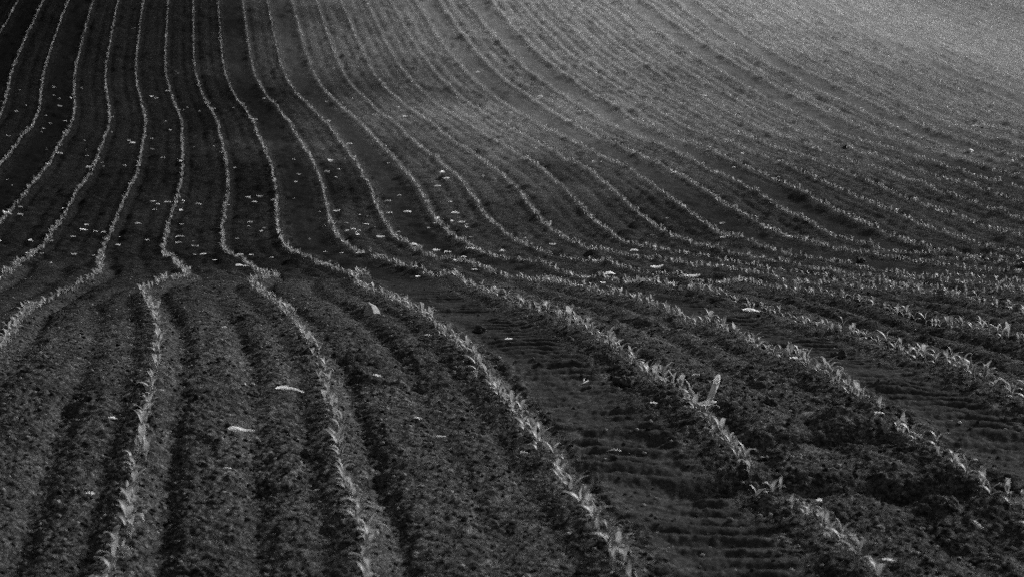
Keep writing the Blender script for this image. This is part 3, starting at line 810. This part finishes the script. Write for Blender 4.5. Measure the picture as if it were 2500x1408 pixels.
ITEMS = (
('stone', -0.835, 11.612, 1.55, 0.112, 'pale angular stone with a dark shaded side standing between two rows'),
('stalk', 0.851, 8.491, 0, 0.13, 'pale broken stalk stub sticking up out of the soil beside a ragged husk'),
('husk', 0.819, 8.281, 0.94, 0.115, 'ragged pale husk lying at the foot of the broken stalk stub'),
('flake', 0.737, 8.253, 1.02, 0.038, 'small white husk scrap left of the ragged husk at the broken stalk'),
('flake', 0.753, 8.085, -1.36, 0.032, 'thin white chip below the ragged husk at the broken stalk'),
('husk', -1.063, 7.631, 0.07, 0.103, 'bright white spindle-shaped husk lying alone between the two nearest left rows'),
('archhusk', -0.969, 8.493, -0.02, 0.128, 'long curved pale husk with a thick white end beside the second row'),
('husk', 1.472, 12.126, -1.15, 0.117, 'white double-lobed husk on the smooth wheel track behind the tall seedlings'),
('straw', 0.396, 7.557, 0.3, 0.058, 'thin straight white straw lying across the wheel track'),
('straw', 1.577, 6.542, -1.42, 0.078, 'thin white straw lying aslant on bare soil by the lower right corner'),
('pebble', 1.068, 6.75, -1.39, 0.045, 'whitish rounded pebble sitting among seedlings of the third near row'),
('pebble', 1.858, 8.088, -1.33, 0.027, 'small white pebble alone on the dark soil right of the fourth near row'),
('flake', -1.586, 7.746, -1.17, 0.042, 'small white flake left of the leftmost near row, the farther of two'),
('flake', -1.463, 6.735, -1.16, 0.041, 'slim white flake left of the leftmost near row, the nearer of two'),
('flake', -0.62, 8.987, -1.08, 0.044, 'small bright flake between the second and third near rows'),
('flake', -0.392, 8.141, -1.36, 0.034, 'tiny pale flake on smooth soil left of the third near row'),
('flake', -0.283, 7.741, -0.91, 0.042, 'dull pale flake left of the third near row and beyond a bare strip'),
('pebble', -1.18, 8.626, -0.97, 0.03, 'small white pebble beside a dark clod between the two nearest left rows'),
('pebble', -0.552, 6.635, -1.25, 0.022, 'white round pebble touching the second near row'),
('flake', 0.047, 7.371, -1.27, 0.038, 'pale flake just left of the third near row where the seedlings thin out'),
('flake', 1.18, 6.055, -1.12, 0.038, 'pale flake near the bottom edge right of the third near row'),
('flake', 1.361, 9.407, -1.28, 0.062, 'bright white flake at the foot of the fourth near row'),
('flake', 1.5, 7.966, -0.86, 0.043, 'white torn flake beside a dark hole in the fourth near row'),
('flake', 0.606, 8.337, -1.25, 0.036, 'tiny white flake on the ridge left of the broken stalk'),
('twig', 0.333, 9.101, 1.22, 0.078, 'small forked pale twig lying in the wheel track'),
('flake', -0.015, 10.501, -1.29, 0.053, 'pale flake on the ribbed wheel track beyond the dark clod'),
('flake', -0.448, 10.476, -0.91, 0.035, 'tiny white flake left of the third near row'),
('husk', 3.003, 28.225, 0.75, 0.212, 'long white husk lying alone on the dark slope behind the dense seedling band'),
('archhusk', -4.422, 26.31, 0.46, 0.304, 'loose arch of pale straw lying across the leftmost cusped row'),
('straw', -3.175, 21.153, 1.3, 0.265, 'long pale straw lying flat where the slope begins'),
('flake', -2.792, 20.307, -1.25, 0.142, 'pale chip below the long flat straw where the slope begins'),
('straw', -4.441, 18.972, -1.25, 0.23, 'long pale straw lying aslant at the left edge of the hollow'),
('husk', -5.866, 27.05, -0.64, 0.182, 'bright white husk on the dark slope at the far left'),
('straw', -2.833, 29.233, -1.16, 0.134, 'white straw chip on the dark slope right of the fourth sloping row'),
('straw', -2.599, 27.371, -1.05, 0.157, 'curved white straw chip above the bend of the fourth row'),
('straw', -2.107, 28.855, -1.07, 0.217, 'slim bent pale straw on the dark slope between two bending rows'),
('flake', -1.552, 29.43, -1.09, 0.141, 'bright white flake in the hollow between two bending rows'),
('flake', -0.835, 29.134, -0.99, 0.167, 'bright white flake right of a bending row on the slope'),
('flake', -0.709, 28.072, 0.95, 0.112, 'slim pale flake at the lower edge of the dark slope'),
('flake', -5.317, 29.36, 0.82, 0.09, 'bright white flake on the left slope between the second and third sloping rows'),
('straw', -8.56, 51.151, -0.98, 0.31, 'bright bent straw high on the left slope beside a kinked row'),
('straw', -10.733, 56.87, 0.49, 0.478, 'thin pale straw lying across two rows near the upper edge'),
('straw', -2.961, 51.672, 0.08, 0.423, 'long thin pale straw high on the slope'),
('flake', -3.069, 44.606, 1.05, 0.208, 'white flake lying on a row high on the slope'),
('flake', -2.383, 44.457, -1.17, 0.213, 'white flake beside a dark wheel mark high on the slope'),
('flake', -3.128, 38.389, 0.99, 0.152, 'white flake beside the fourth sloping row, half way up'),
('pebble', -3.16, 33.829, -1.23, 0.081, 'pale pebble right of the fourth sloping row'),
('straw', 5.238, 26.154, -0.94, 0.145, 'bright white straw beside the dense seedling band at right'),
('straw', 5.42, 26.008, 0.94, 0.266, 'pale tuft of straw beside the dense seedling band at right'),
('straw', 5.196, 25.302, -1.63, 0.116, 'slim white straw below the pale tuft at right'),
('pebble', 9.891, 42.855, -1.55, 0.103, 'white pebble at the lower left of a loose pebble cluster'),
('pebble', 10.037, 43.146, -1.61, 0.133, 'pale pebble at the top of a loose pebble cluster'),
('pebble', 10.1, 42.807, -1.63, 0.138, 'pale pebble in the middle of a loose pebble cluster'),
('pebble', 10.286, 42.734, -1.61, 0.107, 'small pale pebble at the right end of a loose pebble cluster'),
('pebble', 8.871, 38.641, -1.63, 0.132, 'single white stone on the right slope below a loose pebble cluster'),
('straw', 8.124, 47.059, 0.99, 0.392, 'pale bent straw on the upper right slope'),
('straw', 1.901, 26.909, 0.61, 0.157, 'white straw lying between two dense seedling bands'),
('flake', 3.607, 27.875, -1.24, 0.212, 'bright white flake in a dense seedling row on the right slope'),
('flake', 3.755, 26.889, -1.41, 0.151, 'slim white flake right of a dense seedling row'),
('straw', 6.345, 29.411, -0.9, 0.17, 'pale straw lying along a row on the right slope'),
('straw', 0.247, 52.523, 0.14, 0.239, 'pale flat straw on the pale upper slope'),
('flake', 0.668, 47.21, -1.15, 0.226, 'white flake on the pale slope, centre'),
('flake', -0.877, 51.011, -1.11, 0.212, 'white flake beside a double row high on the slope'),
('flake', 5.0, 43.87, 0.65, 0.123, 'white flake on the pale right slope'),
('flake', 4.478, 46.559, -1.1, 0.16, 'white flake on the pale slope right of a dark rut'),
('clod', 1.687, 10.124, -0.62, 0.072, 'dark flat clod with a pale edge on the wheel track between two tall rows'),
('clod', -0.18, 10.917, -1.27, 0.073, 'dark clod on the ribbed wheel track'),
('clod', 4.722, 26.3, -1.33, 0.089, 'dark lump between two dense seedling bands at right'),
('clod', 1.109, 8.4, -1.39, 0.066, 'dark hollow-sided clod right of the broken stalk'),
('clod', 4.035, 22.839, -1.61, 0.118, 'dark upright clod in the dense seedling band at right'),
('clod', 4.165, 28.013, -1.2, 0.097, 'dark flat clod beside a white chip on the right slope'),
('clod', 6.494, 38.802, -1.31, 0.116, 'dark clod beside pale chips on the right slope'),
('clod', -1.132, 8.531, -0.8, 0.05, 'dark crumbly clod behind the small white pebble'),
('clod', 1.52, 6.7, -1.04, 0.052, 'dark round clod by the lower right row end'),
('clod', 0.508, 8.974, -1.23, 0.078, 'dark crumbly clod on the ridge left of the third row'),
('clod', -0.776, 7.333, -0.92, 0.041, 'dark round clod between the two nearest left rows'),
)
GR = {'husk': 'maize husks and scraps lying on the field', 'archhusk': 'maize husks and scraps lying on the field', 'flake': 'pale scraps lying on the field',
      'straw': 'straws lying on the field', 'pebble': 'pebbles lying on the field', 'clod': 'soil clods lying on the field'}
ir = np.random.default_rng(5)
for kind, x, y, yaw, L, lab in ITEMS:
    if y > 18:
        L = min(L, .13)
    if kind == 'stone':
        o = link('stone', stone_mesh('stone', .105, M_STONE))
        o.location = (x, y, zat(x, y) - .004)
        o.rotation_euler.z = math.radians(35)
        tag(o, lab, 'stone')
    elif kind == 'stalk':
        root = bpy.data.objects.new('broken_stalk', None)
        COL.objects.link(root)
        root.location = (x, y, zat(x, y))
        tag(root, lab, 'stalk stub')
        link('stalk', rod_mesh('stalk', [(-.012, 0, -.03), (0, 0, .0), (.018, 0, .045), (.034, .002, .088)], [.0150, .0142, .0140, .0135], M_STALK, 12), root)
        tip = link('torn_tip', rod_mesh('torn_tip', [(.0335, .002, .086), (.038, .002, .104), (.044, .003, .118), (.046, .002, .127)], [.0138, .0150, .0115, .0070], M_STRAW, 10), root)
        tip['label'] = 'white frayed top of the stalk stub'
    elif kind in ('husk', 'archhusk'):
        arch = .24 if kind == 'archhusk' else .03
        o = link('husk', husk_mesh('husk', ir, L, max(.016, min(.04, L * (.16 if kind == 'archhusk' else .27))), arch, .14, .8 if kind == 'archhusk' else .2))
        lay(o, x, y, yaw if abs(math.sin(yaw)) < .8 else yaw * .5, .014, .55)
        tag(o, lab, 'husk', GR[kind])
    elif kind == 'flake':
        o = link('scrap', husk_mesh('scrap', ir, L * .95, L * .30, .05, .12, .3))
        lay(o, x, y, yaw * .3, .012, .5)
        tag(o, lab, 'scrap', GR[kind])
    elif kind == 'straw':
        r = max(.0022, L * .022)
        b = L * .10 * ir.normal()
        o = link('straw', rod_mesh('straw', [(-L / 2, 0, .003), (-L * .15, b * .6, .008), (L * .2, b * .5, .007), (L / 2, -b * .2, .003)], [r * .8, r, r, r * .7], M_STRAW, 6))
        lay(o, x, y, yaw, .010)
        tag(o, lab, 'straw', GR[kind])
    elif kind == 'twig':
        root = bpy.data.objects.new('twig', None)
        COL.objects.link(root)
        root.location = (x, y, zat(x, y) + .008)
        root.rotation_euler = (0, 0, .5)
        tag(root, lab, 'twig')
        link('shaft', rod_mesh('shaft', [(-.03, 0, 0), (0, .004, .006), (.026, 0, .018)], [.003, .0036, .0026], M_STRAW, 6), root)
        link('fork', rod_mesh('fork', [(.0, .004, .006), (.01, .016, .014), (.018, .024, .026)], [.003, .0026, .0018], M_STRAW, 6), root)
    elif kind == 'pebble':
        o = link('pebble', lump_mesh('pebble', ir, L * (1.3 if y > 25 else .72), M_PEBBLE, .6, .3, 2, True))
        lay(o, x, y, yaw, L * .22)
        tag(o, lab, 'pebble', GR[kind])
    elif kind == 'clod':
        o = link('clod', lump_mesh('clod', ir, min(L, .13), M_CLOD, .75, .5, 3))
        lay(o, x, y, yaw, L * .2)
        tag(o, lab, 'clod', GR[kind])

# straw scraps scattered thin over the field, thickest on the left slope
protos = []
for k in range(9):
    L = .055 + .065 * ir.random()
    protos.append(husk_mesh('scrap', ir, L, min(.032, L * (.16 + .26 * ir.random())), .02 + .10 * ir.random() ** 2, .07, ir.normal() * .9))
PLACE = (('on the left slope', 200, (22.5, 48.0), (-.27, -.02)), ('on the slope of the hollow', 40, (16.0, 40.0), (-.05, .12)),
         ('on the pale upper slope', 34, (34.0, 62.0), (-.02, .27)), ('among the near rows', 12, (6.5, 13.0), (-.26, .26)))
for where, num, (y0, y1), (q0, q1) in PLACE:
    k = 0
    while k < num:
        y = float(y0 * (y1 / y0) ** rng.random())
        x = float((q0 + (q1 - q0) * rng.random()) * y)
        if where == 'on the left slope' and vnoise(np.array([x / 2.2]), np.array([y / 2.2]), 55)[0] < -.6:
            continue
        o = link('straw_scrap', protos[int(rng.integers(0, 9))])
        f = (.55 + .85 * float(rng.random()) ** 2) * (.34 if where == 'among the near rows' else 1.0)
        lay(o, x, y, float(rng.normal(0, .4)), .016 * f, float(.15 + .9 * rng.random()))
        o.scale = (f, f, f)
        tag(o, 'small pale straw scrap lying ' + where, 'straw scrap', 'straw scraps scattered ' + where)
        k += 1

# ------------------------------------------------------------------ light
SUN_EL, SUN_AZ = math.radians(27), math.radians(46)           # behind the hill, to the right
world = bpy.data.worlds.new('World')
scene.world = world
world.use_nodes = True
wn = world.node_tree
wn.nodes.clear()
sky = wn.nodes.new('ShaderNodeTexSky')
sky.sky_type = 'NISHITA'
sky.sun_disc = False
sky.sun_elevation = SUN_EL
sky.sun_rotation = SUN_AZ
sky.dust_density = 3.0
bw = wn.nodes.new('ShaderNodeRGBToBW')                          # the photograph is black and white
bg = wn.nodes.new('ShaderNodeBackground')
bg.inputs['Strength'].default_value = 0.05
wo = wn.nodes.new('ShaderNodeOutputWorld')
wn.links.new(sky.outputs[0], bw.inputs[0])
wn.links.new(bw.outputs[0], bg.inputs[0])
wn.links.new(bg.outputs[0], wo.inputs[0])

sun = bpy.data.lights.new('sun', 'SUN')
sun.energy = 2.6
sun.angle = math.radians(8)
so = link('sun', sun)
from mathutils import Vector
to_sun = Vector((math.sin(SUN_AZ) * math.cos(SUN_EL), math.cos(SUN_AZ) * math.cos(SUN_EL), math.sin(SUN_EL)))
so.rotation_euler = to_sun.to_track_quat('Z', 'Y').to_euler()
so.location = (20, 30, 40)

# ------------------------------------------------------------------ camera
cam = bpy.data.cameras.new('camera')
cam.lens = 70.0
cam.sensor_width = 36.0
cam.clip_start = .05
cam.clip_end = 2000
cam.dof.use_dof = True
cam.dof.focus_distance = 12.5
cam.dof.aperture_fstop = 5.6
co = link('camera', cam)
co.location = (0, 0, CAM_H)
co.rotation_euler = (math.pi / 2 - TILT, 0, 0)
scene.camera = co

scene.view_settings.view_transform = 'Standard'
scene.view_settings.look = 'None'
scene.view_settings.exposure = 0.88
scene.view_settings.gamma = 1.0
scene.cycles.use_denoising = False
scene.cycles.use_adaptive_sampling = True
scene.cycles.adaptive_threshold = .12
scene.cycles.adaptive_min_samples = 12
